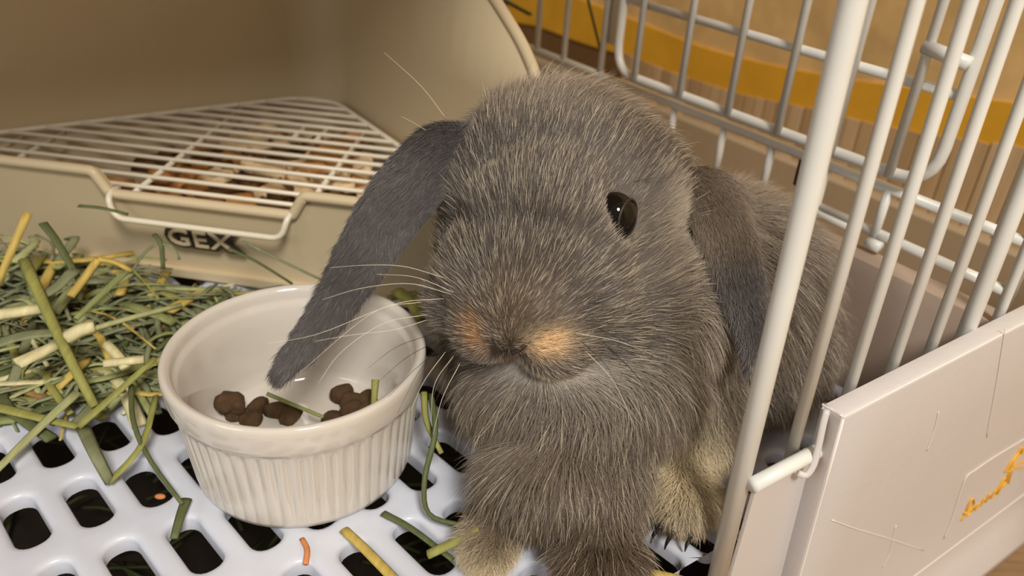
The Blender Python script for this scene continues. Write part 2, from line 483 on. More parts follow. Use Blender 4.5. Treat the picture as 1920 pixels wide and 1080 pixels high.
# side face back to the bars
nb_ = len(gv)
for dv, z in pf: gv.append(G(uedge(z), .0022, z))
for j in range(npf - 1): gf.append((nb_ + j, nb_ + j + 1, j + 1, j))
sh = build('front_shell', (gv, gf), M_clear, guard)
sharp(sh, 50)
md = sh.modifiers.new('thickness', 'SOLIDIFY'); md.thickness = .0012; md.offset = -1
pl = [(.0085, -.108), (.050, -.108), (.0345, .030), (.0300, .040), (.0085, .0375)]
fp = [G(a, .0030, z) for a, z in pl]
build('side_flange', prism(fp, -V, .0012), M_clear, guard, smooth=False)
hkp = [G(.0312, .0040, .0555), G(.0298, .0050, .051), G(.0292, .0060, .044), G(.0284, .0068, .038), G(.0265, .0066, .0345), G(.0245, .0050, .0350)]
build('hook_lip', sweep(smoothpath(hkp, 16), .0011, .0008, n=8), M_clear, guard)
build('edge_highlight', sweep([G(uedge(z) + .0010, GD - .0003, z) for z in np.linspace(.055, -.078, 6)], .00045, n=8), M_glint_scratch, guard)  # pale tubes stand in for highlights along the shell's edges
build('edge_highlight', sweep([G(u_, .0088, .0558) for u_ in np.linspace(.032, ge, 4)], .00035, n=8), M_glint_scratch, guard)
build('edge_highlight', sweep([G(uedge(.056) + .0006, dv, .0562) for dv in np.linspace(.003, .0086, 4)], .00035, n=8), M_glint_scratch, guard)
build('edge_highlight', sweep([G(u_, GD, -.078) for u_ in np.linspace(.046, ge, 4)], .0003, n=8), M_glint_scratch, guard)
def on_guard(px, py, off=.0094): return onplane(px, py, FRONT0 - V * off, V)
# label outline and gold script lettering
lab = [on_guard(*p, .0095) for p in ((1770, 1010), (1784, 975), (1800, 925), (1812, 894), (1830, 880), (1870, 853), (1960, 800))]
build('label_outline', sweep(smoothpath(lab, 30), .00025, n=6), M_glint_scratch, guard)
strokes = [[(1802, 976), (1810, 962), (1817, 944), (1824, 934), (1826, 944), (1818, 956), (1808, 962), (1814, 966), (1820, 960)],
           [(1820, 960), (1826, 948), (1828, 956), (1836, 944), (1838, 948), (1846, 934), (1848, 941), (1856, 926), (1858, 934), (1868, 918), (1870, 926), (1878, 908), (1880, 912)],
           [(1870, 918), (1884, 896), (1886, 902), (1876, 914), (1884, 908), (1892, 888), (1897, 880), (1890, 906)],
           [(1884, 886), (1896, 866), (1908, 850), (1916, 838), (1914, 852), (1902, 862), (1892, 880)],
           [(1890, 884), (1904, 878), (1920, 876), (1940, 866)], [(1900, 874), (1912, 868), (1930, 862), (1950, 840)]]
for st in strokes:
    build('script_stroke', sweep(smoothpath([on_guard(*p, .0096) for p in st], 8 * len(st)), .0006, .0003, n=6), M_script, sh)
for q in ([(1560, 975), (1600, 990), (1660, 1008), (1732, 1032)], [(1760, 772), (1752, 805), (1738, 845)], [(1885, 615), (1868, 720), (1850, 820)], [(1655, 1065), (1668, 1035), (1680, 985)]):
    build('scratch', sweep(smoothpath([on_guard(*p, .0094) for p in q], 20), .0002, n=5), M_glint_scratch, guard)

# ================================================================== CORNER LITTER BOX
LU, LV = .1817, .4732
litter = empty('litter_box', W(LU - .06, LV - .07, 0), 'beige corner litter box with high back walls behind the hay', 'litter box')
Lx = np.array([.991, -.13, 0]); Lx /= np.linalg.norm(Lx); Ln = np.array([Lx[1], -Lx[0], 0])   # Ln points to the viewer
f0 = np.array([-.137, .3105, 0.0])
def FP(t, out, z): return f0 + Lx * t + Ln * out + Z * z
tl, tr_ = -.185, .118                                   # chopped front corners
# front wall with lowered notch in the middle: lip heights along t
def lip_z(t):
    a, b = -.046, .040
    d = .006
    if t < a - d or t > b + d: return .0555
    if t < a: return .0455 + .010 * (a - t) / d * 1.0
    if t > b: return .0455 + .010 * (t - b) / d
    return .0455
ts = sorted(set(list(np.linspace(tl, -.053, 6)) + [-.0515, -.050, -.048, -.047, -.046] + list(np.linspace(-.044, .038, 8)) + [.040, .041, .043, .045, .0465] + list(np.linspace(.05, tr_, 6))))
left_in, right_in = FP(tl, 0, 0), FP(tr_, 0, 0)
# outline of tray body from above
lc = W(left_in @ U, LV, 0); rc = W(LU, right_in @ V, 0)
corner = W(LU, LV, 0)
wv, wf = [], []
rows = [(-.010, .002), (-.004, .018), (0.0, 1.0)]
for t in ts:
    lz = lip_z(t)
    for o_, zz in ((-.010, .001), (-.0085, .014), (-.001, lz - .006), (0, lz)):
        wv.append(FP(t, o_, zz))
    for o_, zz in ((-.004, lz), (-.005, lz - .006), (-.0125, .014), (-.014, .004)):
        wv.append(FP(t, o_, zz))
for i in range(len(ts) - 1):
    for j in range(7):
        a = i * 8 + j; wf.append((a, a + 1, a + 9, a + 8))
fw = build('front_wall', (wv, wf), M_litter, litter); sharp(fw, 50)
lipp = [FP(t, .0005, lip_z(t)) for t in ts]
build('rolled_lip', sweep(fillet(lipp, .004, 3), .0024, n=12), M_litter, fw)
# recessed face in the notch, a little proud panel with the logo
# high back walls: left one along u, right one along v with a falling curved top
def tallwall(a, b, n_in, tops, thick=.004, flare=.016):
    vv, ff = [], []
    m = len(tops)
    for k, (s, zt) in enumerate(tops):
        base = a * (1 - s) + b * s
        for zz in (.002, .02, .045, .09, zt):
            zz = min(zz, zt)
            p = base - n_in * flare * (zz / .2) + Z * zz
            vv.append(p)
        for zz in (zt, .09, .045, .02, .002):
            zz = min(zz, zt)
            vv.append(base - n_in * (flare * (zz / .2) + thick) + Z * zz)
    for k in range(m - 1):
        for j in range(9):
            q = k * 10 + j; ff.append((q, q + 1, q + 11, q + 10))
    return vv, ff
hz = .235
build('back_wall', tallwall(lc, corner - U * .02, -V, [(s, hz) for s in np.linspace(0, 1, 8)]), M_litter, litter)
# curved inner corner
cc = corner - U * .02 - V * .02
vv, ff = [], []
for k in range(9):
    a = pi / 2 * k / 8
    dr = V * cos(a) + U * sin(a)
    for zz in (.002, .045, .09, hz): vv.append(cc + dr * (.02 + .016 * zz / .2) + Z * zz)
    for zz in (hz, .09, .045, .002): vv.append(cc + dr * (.024 + .016 * zz / .2) + Z * zz)
for k in range(8):
    for j in range(7):
        q = k * 8 + j; ff.append((q, q + 1, q + 9, q + 8))
build('corner_wall', (vv, ff), M_litter, litter)
# right wall: top edge measured along v
ra, rb_ = corner - V * .02, rc
Lr = np.linalg.norm(rb_ - ra)
edge = []
for px, py in ((880, -60), (905, -20), (925, 8), (950, 45), (972, 80), (990, 115), (1000, 140), (1012, 190), (1020, 240), (1024, 300)):
    q = onplane(px, py, W(LU + .010, 0, 0), U)
    edge.append((float((ra - q) @ V) / Lr, float(q[2])))
e0, z0 = edge[0]
tops = [(s, hz) for s in np.linspace(0, max(.05, e0 - .12), 5)] + [(e0 - .07, (hz * 1.0 + z0) / 2 + .015)] + [(s, z) for s, z in edge if z > .05]
tops = sorted(tops)
lastS, lastZ = tops[-1]
RW_END = lastS
build('side_wall', tallwall(ra, rb_, -U, tops), M_litter, litter)
rl = []
for s, z in tops: rl.append(ra * (1 - s) + rb_ * s + U * (.016 * z / .2 + .002) + Z * z)
build('rolled_edge', sweep(smoothpath(rl, 50), .0026, n=10), M_litter, litter)
# right front closing wall (chopped corner) and left one
rend = ra * (1 - lastS) + rb_ * lastS
def lowwall(a, b, zt, out):
    return prism([a + Z * .002, b + Z * .002, b + Z * zt, a + Z * zt], out, .004)
build('end_wall', lowwall(FP(tr_, -.002, 0), rend, .0555, np.array([.9, -.3, 0])), M_litter, litter, smooth=False)
build('end_wall', lowwall(lc, FP(tl, -.002, 0), .0555, np.array([-.9, -.3, 0])), M_litter, litter, smooth=False)
inner = [FP(tl, -.006, .0), FP(tr_, -.006, .0), rend, corner - V * .02, corner - U * .02, lc]
build('tray_bottom', prism([p + Z * .006 for p in inner], Z, .004), M_litter, litter, smooth=False)
# logo: dark rounded plate with letters
def text_mesh(body, size, extrude, offset=0.0):
    c = bpy.data.curves.new('t', 'FONT'); c.body = body; c.size = size; c.extrude = extrude; c.align_x = 'CENTER'; c.align_y = 'CENTER'; c.resolution_u = 3
    c.offset = offset; c.space_character = 1.08
    o = bpy.data.objects.new('t', c); col.objects.link(o)
    dg = bpy.context.evaluated_depsgraph_get()
    me = bpy.data.meshes.new_from_object(o.evaluated_get(dg))
    v = np.array([tuple(q.co) for q in me.vertices]); f = [tuple(p.vertices) for p in me.polygons]
    bpy.data.objects.remove(o); bpy.data.curves.remove(c); bpy.data.meshes.remove(me)
    return v, f
lgp = onplane(378, 447, FP(0, -.0035, 0), Ln)
tilt = (Z * .98 + Ln * .16); tilt /= np.linalg.norm(tilt)
nrm = np.cross(Lx, tilt)
for body_off, m_, pr in ((.0019, M_logo, .0008), (.0001, M_litter, .0016)):
    v_, f_ = text_mesh('GEX', .0125, .0006, body_off)
    wv_ = [lgp + Lx * q[0] * 1.25 + tilt * q[1] + nrm * (q[2] + pr) for q in v_]
    lg_ = build('logo_outline' if m_ is M_logo else 'logo_letters', (wv_, f_), m_, litter if m_ is M_logo else lg_, smooth=False)
# wire rack inside
rack = empty('litter_rack', FP(0, -.06, .047), 'cream wire rack laid over the litter box', 'rack')
RZ = .0455
def inside_span(out):
    """t range of the rack at a distance behind the lip"""
    p = f0 - Ln * out
    t1 = (LV - .004 - p @ V) / (Lx @ V); t2 = (LU - .004 - p @ U) / (Lx @ U)
    return max(t1, tl + .004), min(t2, tr_ - .012)
k = 0
outs = np.linspace(.010, .160, 14)
for o_ in outs:
    a, b = inside_span(o_)
    if b - a < .02: continue
    build('wire', sweep([FP(a, -o_, RZ), FP((a + b) / 2, -o_, RZ), FP(b, -o_, RZ)], .00115, n=8), M_rack, rack)
for t0, t1, oa, ob in ((-.039, -.052, .006, .150), (.041, .030, .006, .150), (-.112, -.125, .006, .085), (-.001, -.006, .092, .120), (.012, .008, .092, .120), (.085, .075, .006, .08), (-.128, -.140, .006, .07)):
    a1, b1 = inside_span(ob)
    while not (a1 < t1 < b1) and ob > .03:
        ob -= .004; a1, b1 = inside_span(ob)
    build('cross_wire', sweep([FP(t0, -oa, RZ - .0018), FP(t0 + (t1 - t0) * (ob - oa) / .15, -ob, RZ - .0018)], .0013, n=8), M_rack, rack)
ring = [FP(tl + .01, -.006, RZ), W((lc @ U) + .012, LV - .004, RZ), corner - U * .022 - V * .004 + Z * RZ, corner - U * .004 - V * .022 + Z * RZ, rend - U * .004 + Z * RZ]
build('rim_wire', sweep(fillet(ring, .016), .0014, n=8), M_rack, rack)
hd = [FP(-.0445, -.004, .0470), FP(-.0445, .0050, .0462), FP(-.0415, .0065, .0365), FP(.0365, .0065, .0365), FP(.0395, .0050, .0462), FP(.0395, -.004, .0470)]
build('clip_handle', sweep(fillet(hd, .005), .0014, n=10), M_rack, rack)
# wood chips in the litter box
def chip(c, m, s, where):
    a = random.random() * 2 * pi; b = random.uniform(-.5, .5)
    ax = np.array([cos(a) * cos(b), sin(a) * cos(b), sin(b)]); ay = np.array([-sin(a), cos(a), random.uniform(-.3, .3)]); ay /= np.linalg.norm(ay)
    az = np.cross(ax, ay)
    v_, f_ = box8(c, ax * s * random.uniform(.8, 1.3), ay * s * random.uniform(.35, .6), az * s * random.uniform(.3, .5), s * .12)
    v_ = [q + np.array([random.gauss(0, 1) for _ in range(3)]) * s * .09 for q in v_]
    o = build('wood_chip', (v_, f_), m)
    tag(o, '%s %s wood litter chip under the rack %s' % ('large' if s > .0095 else 'small', ['pale', 'amber brown', 'dark brown'][M_chip.index(m)], where), 'wood chip', 'wood chips in the litter box')
cnt = 0
while cnt < 130:
    o_ = random.uniform(.018, .142); a, b = inside_span(o_)
    t = random.uniform(max(a + .012, -.075), b - .012)
    hgt = .014 + .017 * random.random()
    q = random.random()
    m_ = M_chip[0] if q < .25 else (M_chip[1] if q < .6 else M_chip[2])
    chip(FP(t, -o_, hgt), m_, random.uniform(.0065, .0125), 'near the clip handle' if o_ < .055 and -.046 < t < .04 else ('near the back corner' if o_ > .10 else ('toward the rabbit' if t >= .04 else 'at mid tray'))); cnt += 1

# ================================================================== RAMEKIN
RC = np.array([-.0690, .2068, 0.0]); RH = .0455
prof_o = [(.0300, .0004), (.0345, .0004), (.0362, .0012), (.0370, .0035), (.0374, .008), (.0380, .014), (.0386, .020), (.0392, .026), (.0397, .0305), (.0401, .0330), (.0403, .0340), (.0412, .0352), (.0416, .0365),
          (.0418, .039), (.0420, .042), (.0420, .0440), (.0416, .0451), (.0408, .0456), (.0398, .0453), (.0390, .0446), (.0386, .0436), (.0384, .0415), (.0382, .0405), (.0374, .0396), (.0368, .0380), (.0362, .032), (.0356, .024), (.0350, .015), (.0345, .0105), (.0330, .0075), (.0300, .0062), (.018, .0058), (.006, .0058)]
NA = 448
vv, ff = [], []
for pr, pz in prof_o:
    pass
P_ = np.array(prof_o)
for ip, (pr, pz) in enumerate(P_):
    amp = 0
    if ip < 12: amp = .00075 * min(1, max(0, (pz - .0015) / .004)) * min(1, max(0, (.0338 - pz) / .0015))
    for k in range(NA):
        a = 2 * pi * k / NA
        fl_ = abs(cos(a * 28)) ** .7
        r_ = pr - amp * (1 - fl_)
        vv.append(RC + np.array([r_ * cos(a), r_ * sin(a), pz]))
for i in range(len(P_) - 1):
    for k in range(NA):
        k2 = (k + 1) % NA
        ff.append((i * NA + k, i * NA + k2, (i + 1) * NA + k2, (i + 1) * NA + k))
ff.append(tuple(range(NA - 1, -1, -1)))
ff.append(tuple(range((len(P_) - 1) * NA, len(P_) * NA)))
ram = build('ramekin', (vv, ff), M_cer, origin=RC)
tag(ram, 'white fluted ceramic ramekin holding a few brown pellets', 'ramekin')

def lumpy(c, r, ax, seed):
    rs = np.random.default_rng(seed)
    v_, f_ = ellipsoid((0, 0, 0), r, nu=14, nv=10)
    ph = rs.uniform(0, 6, 6)
    k = 1 + .08 * np.sin(v_[:, 0] * 900 + ph[0]) + .08 * np.sin(v_[:, 1] * 1100 + ph[1]) + .06 * np.sin(v_[:, 2] * 1300 + ph[2])
    v_ = v_ * k[:, None]
    return v_ @ ax + c, f_
pellets = [(388, 744, 0, .0062), (404, 752, .4, .0058), (436, 755, -.5, .0072), (484, 762, .8, .0052), (521, 768, .2, .0056), (545, 776, 1.1, .0055), (446, 776, .1, .005),
           (641, 738, .6, .0056), (655, 750, 1.4, .0054), (674, 753, -.4, .0058), (684, 748, .9, .005), (660, 766, .3, .0055), (622, 786, .9, .005), (470, 786, .2, .005), (690, 764, .5, .005)]
for i, (px, py, a, s) in enumerate(pellets):
    zz = .0058 + s * .56
    c = atz(px, py, zz)
    while np.linalg.norm(c[:2] - RC[:2]) > .0305 and zz < .013:
        zz += .0005; c = atz(px, py, zz)
    d = c[:2] - RC[:2]; L_ = np.linalg.norm(d)
    if L_ > .0305: c[:2] = RC[:2] + d / L_ * .0305
    a += random.uniform(-.2, .2)
    A_ = np.array([[cos(a), sin(a), .05], [-sin(a), cos(a), 0], [0, 0, 1]])
    o = build('food_pellet', lumpy(c, (s * .88, s * .6, s * .55), A_, i), M_pel)
    tag(o, 'dark brown food pellet under the ear tip in the ramekin' if px < 600 else 'dark brown food pellet by the hay stub in the ramekin', 'pellet', 'food pellets in the ramekin')

# ================================================================== HAY
def hay(pts, wd, key, label, name='hay_stalk', thick=None, group=None, taper=True, n=9, side=None):
    P = smoothpath(pts, n)
    k = len(P)
    ws = np.full(k, wd / 2)
    if taper: ws *= np.linspace(1.0, .7, k)
    th = ws * .28 if thick is None else np.full(k, thick / 2)
    v_, f_ = sweep(P, ws, th, n=6, side=side)
    o = build(name, (v_, f_), M_hay[key])
    tag(o, label, 'hay', group)
    return o
def zpath(l): return [atz(x, y, z) for x, y, z in l]
hay(zpath([(52, 400, .052), (25, 462, .042), (-6, 535, .030)]), .0042, 'yellow', 'bright yellow hay stalk leaning up toward the litter box front', thick=.003)
hay(zpath([(45, 488, .040), (95, 598, .030), (140, 690, .021), (178, 762, .012)]), .0046, 'olive', 'long thick green hay stalk sloping down the pile to the floor mat', thick=.0028)
hay(zpath([(-10, 762, .010), (70, 782, .008), (148, 800, .006)]), .0048, 'olive', 'flat olive hay strip lying at the mat edge with a folded end', thick=.0016)
hay(zpath([(148, 798, .007), (210, 745, .014), (290, 672, .020)]), .0046, 'olive', 'olive hay strip rising from the fold toward the ramekin', thick=.0016)
hay(zpath([(155, 800, .006), (178, 850, .012), (207, 905, .003)]), .0048, 'dull', 'broad dull green hay leaf bent over the mat slots', thick=.001)
hay(zpath([(205, 903, .003), (245, 862, .008), (272, 820, .010), (292, 742, .013)]), .0034, 'olive', 'narrow olive hay leaf curving up beside the ramekin', thick=.001)
hay(zpath([(145, 735, .012), (70, 805, .008), (-10, 885, .004)]), .0042, 'pale', 'pale hay blade lying across the folded olive strip', thick=.0012)
hay(zpath([(-10, 592, .030), (78, 579, .030)]), .0050, 'cream', 'short cream hay stub cut square on top of the pile', thick=.004, taper=False, n=4)
hay(zpath([(184, 486, .040), (160, 520, .034), (132, 556, .030)]), .0040, 'yellow', 'yellow hay piece bent over at its top end', thick=.003, taper=False)
hay(zpath([(184, 486, .040), (215, 492, .038), (246, 508, .034)]), .0034, 'yellow', 'yellow hay piece running flat from the bent tip', thick=.002)
hay(zpath([(80, 418, .048), (108, 455, .042), (150, 528, .030)]), .0040, 'dark', 'dark green hay leaf curling against the litter box front', thick=.001)
hay(zpath([(195, 682, .022), (270, 674, .022)]), .0038, 'cream', 'cream hay stub beside the ramekin wall', thick=.003, taper=False, n=4)
hay(zpath([(32, 682, .024), (110, 645, .024)]), .0066, 'cream', 'wide split cream hay stub at the near side of the pile', thick=.003, n=5)
hay(zpath([(128, 632, .028), (190, 612, .030), (250, 595, .030), (340, 572, .028)]), .0030, 'pale', 'long thin pale stem with a knotted seed end', thick=.002)
hay(zpath([(126, 634, .029), (150, 620, .031), (176, 613, .031)]), .0058, 'cream', 'knotted cream seed head on the pile', thick=.005)
hay(zpath([(200, 645, .024), (222, 668, .022), (236, 690, .020)]), .0040, 'cream', 'short cream hay piece standing against the stub by the ramekin', thick=.003, taper=False, n=5)
hay(zpath([(645, 993, .002), (690, 1035, .002), (745, 1092, .002)]), .0036, 'yellow', 'yellow straw lying over a slot below the ramekin', thick=.0016, taper=False)
hay(zpath([(718, 962, .002), (770, 990, .002), (850, 1050, .002)]), .0030, 'dark', 'dark green blade lying flat in front of the rabbit\'s chest', thick=.001)
hay(zpath([(803, 1040, .004), (850, 1018, .008), (900, 995, .012)]), .0034, 'olive', 'short green stem poking out under the rabbit\'s chest', thick=.0026, taper=False)
hay(zpath([(1180, 1068, .003), (1240, 1078, .003), (1300, 1092, .003)]), .0038, 'yellow', 'yellow straw on the mat beside the rabbit\'s hind foot', thick=.002)
hay(zpath([(808, 740, .026), (816, 810, .022), (796, 900, .010), (806, 965, .006), (880, 988, .006)]), .0022, 'dark', 'looping dark green stem between ramekin and rabbit', thick=.0016, n=20)
hay(zpath([(795, 735, .026), (800, 790, .020), (828, 850, .014)]), .0026, 'olive', 'thin olive stem beside the ramekin\'s fluted side', thick=.0012)
hay(zpath([(500, 738, .020), (548, 758, .016), (606, 782, .015)]), .0022, 'green', 'thin green stem lying across the pellets in the ramekin', thick=.0012)
hay(zpath([(704, 712, .022), (702, 740, .018), (699, 775, .012)]), .0028, 'olive', 'short stub standing in the ramekin beside the pellets', thick=.0018)
hay(zpath([(350, 935, .003), (338, 968, .003), (326, 1010, .002)]), .0034, 'dark', 'small dark leaf lying over a slot near the ramekin', thick=.001)
hay(zpath([(246, 722, .014), (250, 790, .012), (280, 860, .008), (342, 945, .004)]), .0020, 'dark', 'thin dark stem curving round the ramekin', thick=.0012, n=14)
hay(zpath([(296, 455, .040), (270, 475, .036), (245, 512, .030)]), .0024, 'dull', 'drooping green sprig leaf at the litter box front', thick=.001)
hay(zpath([(290, 440, .042), (302, 458, .040), (306, 505, .030)]), .0026, 'dark', 'upright green sprig stem at the litter box front', thick=.0012)
hay(zpath([(300, 456, .040), (322, 462, .039), (336, 486, .035)]), .0026, 'dull', 'short green sprig leaf bending toward the logo', thick=.001)
hay(zpath([(428, 466, .038), (480, 490, .032), (548, 532, .020)]), .0022, 'dark', 'dark thin blade sloping from the logo to the ramekin rim', thick=.001)
hay(zpath([(455, 452, .040), (530, 490, .032), (610, 528, .022)]), .0018, 'dull', 'faint thin blade sloping beside the dark blade', thick=.001)
hay([dep(148, 386, .318), dep(190, 390, .318), dep(240, 402, .320)], .0028, 'dark', 'dark blade caught at the rack corner of the litter box', thick=.001)
hay(zpath([(745, 545, .026), (772, 570, .024), (790, 600, .02)]), .0075, 'olive', 'green leaf bundle behind the ramekin under the rabbit\'s ear', thick=.003)
hay(zpath([(725, 560, .020), (765, 552, .022), (800, 548, .024)]), .006, 'green', 'light green hay leaf behind the ramekin rim', thick=.002)
hay(zpath([(140, 505, .034), (105, 538, .032), (60, 566, .030)]), .0060, 'dull', 'broad dull green leaf on top of the pile', thick=.001)
hay(zpath([(238, 508, .034), (190, 552, .032), (142, 598, .029)]), .0036, 'green', 'green stem crossing under the yellow bent piece', thick=.002)
hay(zpath([(-10, 645, .026), (50, 628, .028), (130, 622, .026)]), .0080, 'dull', 'wide grey green leaf lying flat in the pile', thick=.0012)

def pile_h(p):
    # height of the heap: highest against the litter box, thinning toward the mat
    d = (f0 - p) @ -Ln * -1
    dist = -((p - f0) @ -Ln) if False else (p - f0) @ Ln      # distance in front of the litter box
    fx = 1.0 if p[0] < -.20 else max(0.3, 1 - (p[0] + .20) / .09)
    return max(.004, .022 * (1 - max(0, dist - .015) / .105)) * fx
def rand_hay_point():
    while True:
        px = random.uniform(-160, 620); py = random.uniform(470, 740)
        lim = 735 - .10 * max(0, px) if px < 300 else 585
        if py > lim: continue
        if px > 300 and py > 600 - (px - 300) * .25: continue
        p = atz(px, py, .012)
        if (p - f0) @ Ln < .006: continue
        if np.linalg.norm(p[:2] - RC[:2]) < .0445: continue
        return p
keys = ['green'] * 4 + ['dull'] * 5 + ['dark'] * 3 + ['cream'] * 2 + ['yellow'] * 2 + ['pale'] * 4 + ['brown'] * 1 + ['olive'] * 2
HL = dict(green='slim green hay blade in the heap by the litter box', dull='dull green hay blade in the heap by the litter box', dark='dark green hay blade in the heap by the litter box',
          cream='cream hay straw in the heap by the litter box', yellow='yellow hay straw in the heap by the litter box', pale='pale hay blade in the heap by the litter box',
          brown='brown hay straw in the heap by the litter box', olive='olive hay blade in the heap by the litter box')
HAYW = dict(green='green', dull='grey-green', dark='dark green', cream='cream', yellow='yellow', pale='pale', brown='brown', olive='olive')
def rand_path(p, L, z):
    a = random.gauss(.15, .75) if random.random() < .75 else random.random() * pi
    d = np.array([cos(a), sin(a), random.gauss(0, .10)])
    side_ = np.array([-sin(a), cos(a), 0]) * random.gauss(0, .12) * L
    c = np.array([p[0], p[1], z])
    pts = [c - d * L / 2, c + side_ + Z * random.uniform(-.002, .006), c + d * L / 2]
    out = []
    for q in pts:
        q = q.copy(); q[2] = max(.0015, q[2])
        o_ = (q - f0) @ Ln
        if o_ < .003: q = q + Ln * (.003 - o_)
        rr = np.linalg.norm(q[:2] - RC[:2])
        if rr < .0445: q[:2] = RC[:2] + (q[:2] - RC[:2]) / rr * .0445
        out.append(q)
    return out
for i in range(250):
    p = rand_hay_point(); h = pile_h(p)
    k = random.choice(keys)
    z = h * (random.random() ** .8)
    L = random.uniform(.02, .055); wd = random.choice([.0014, .0018, .0022, .003, .0038, .0048, .006])
    place = 'close to the litter box front' if (p - f0) @ Ln < .03 else ('at the edge over the mat slots' if h < .012 else ('beside the ramekin' if np.linalg.norm(p[:2] - RC[:2]) < .075 else 'mid heap'))
    lay = 'on top' if z > .6 * h else 'deep'
    lab_ = '%s %s %s hay piece %s, %s' % ('long' if L > .0375 else 'short', 'broad' if wd > .0035 else 'slim', HAYW[k], lay, place)
    hay(rand_path(p, L, z), wd, k, lab_, name='hay_straw', thick=max(.0008, wd * .3), group='hay blades heaped by the litter box', n=6)
# loose chaff between the blades
parts = []
for i in range(650):
    p = rand_hay_point(); h = pile_h(p)
    pts = smoothpath(rand_path(p, random.uniform(.012, .035), h * random.random() * .85), 4)
    wd = random.uniform(.0005, .0014)
    parts.append(sweep(pts, wd, wd * .4, n=4))
ch = build('hay_chaff', join(*parts), M_hay['dull'])
tag(ch, 'fine loose green hay chaff under the heap by the litter box', 'hay chaff', kind='stuff')
# bits fallen through the slots
parts = []
for i in range(220):
    c = np.array([random.uniform(-.26, .02), random.uniform(.12, .32), FLOOR_Z + .008 + random.random() * .02])
    a = random.random() * pi; L = random.uniform(.01, .035)
    d = np.array([cos(a), sin(a), random.gauss(0, .1)]) * L / 2
    parts.append(sweep([c - d, c + d * .1 + Z * .001, c + d], .0011, .0005, n=4))
ch2 = build('fallen_hay', join(*parts), M_hay['dark'])
tag(ch2, 'dark hay bits fallen into the pan below the floor slots', 'hay', kind='stuff')
o = build('orange_scrap', sweep(smoothpath(zpath([(566, 1010, .001), (576, 1030, .0012), (573, 1058, .001)]), 8), .0009, .0005, n=6), M_orange)
tag(o, 'thin orange scrap on the mat in front of the ramekin', 'food scrap')
o = build('orange_crumb', lumpy(atz(523, 851, -.004) * 0 + atz(300, 931, -.0045), (.0020, .0012, .0010), np.eye(3), 5), M_orange)
tag(o, 'tiny orange crumb at a slot edge left of the ramekin', 'food scrap')
# dry leaf tied on the far wires and a long stem behind them
hay([on_side(958, 2) - U * .004, on_side(980, 12) - U * .005, on_side(1003, 26) - U * .004], .0068, 'dark', 'dark dry leaf caught on the far cage wires', name='dry_leaf', thick=.002)
hay([on_side(1080, -30) + U * .006, on_side(1092, 30) + U * .007, on_side(1112, 100) + U * .006], .0028, 'dark', 'long dark stem hanging outside the far cage wires', thick=.0015)
#RABBIT#
# ================================================================== RABBIT
HC = dep(1052, 424, .262)
NOSE = dep(950, 620, .2125)
hg = NOSE - HC; hg /= np.linalg.norm(hg)
ht = Z + np.array([.02, 0, 0]); ht = ht - (ht @ hg) * hg; ht /= np.linalg.norm(ht)
hs = np.cross(ht, hg); hs /= np.linalg.norm(hs)
if hs[0] < 0: hs = -hs
HA = np.array([hs, ht, hg])
def HP(s, t, g): return HC + (hs * s + ht * t + hg * g) * .001
shape = []
def he(c, r, axes=HA): shape.append(ellipsoid(HP(*c), np.array(r) * .001, axes))
he((-3, 9, -8), (41, 31, 37))           # cranium
he((0, 10, 13), (27, 23, 29))            # forehead
he((0, 3, 32), (20, 17, 22))            # bridge
he((0, -1, 42), (16, 13, 16))
for sg in (-1, 1): he((13 * sg, -2, 30), (15, 15, 20))
for sg in (-1, 1):
    he((18.5 * sg, -10, 2), (21, 22, 28)) # cheeks
    he((9 * sg, -12, 44), (12, 11, 13)) # whisker pads
    he((19 * sg, 10, 14), (9, 10, 12))  # brow
he((-25, 9, 1), (11, 17, 20))
he((0, -6, 49), (10, 9, 11))            # nose tip
for sg in (-1, 1): he((19 * sg, -14, 28), (15, 12, 17))  # lips
he((3, -22, 34), (16, 8, 16))           # chin
he((0, -16, 14), (25, 17, 26))          # jaw
def be(c, r, axes=None): shape.append(ellipsoid(c, r, axes, nu=32, nv=22))
def capsule(a, b, ra_, rb2, n=10):
    a, b = np.asarray(a, float), np.asarray(b, float)
    for t in np.linspace(0, 1, n):
        shape.append(ellipsoid(a * (1 - t) + b * t, np.full(3, ra_ * (1 - t) + rb2 * t), None, 16, 12))
be((.026, .230, .048), (.046, .035, .044))          # chest
be((.025, .206, .040), (.036, .025, .025))          # breast
be((.050, .258, .044), (.046, .044, .043))          # shoulder
bax = np.array([[.82, -.57, 0], [.57, .82, 0], [0, 0, 1.0]])
be((.078, .268, .040), (.040, .052, .039), bax)     # back and rump
be((.098, .258, .025), (.026, .038, .026), bax)     # thigh
capsule((.022, .200, .028), (.003, .175, .010), .0105, .0068)
be((-.0020, .1655, .0060), (.0078, .0115, .0055))     # near fore paw
capsule((.034, .196, .030), (.029, .170, .012), .014, .010)
be((.017, .180, .020), (.017, .013, .017))          # between the fore legs
be((.0305, .160, .0085), (.0115, .014, .0080))      # other fore paw
capsule((.070, .226, .024), (.062, .200, .011), .016, .010)
be((.0600, .190, .0095), (.0105, .016, .0085))      # hind foot
be((.112, .308, .030), (.013, .013, .013))          # tail
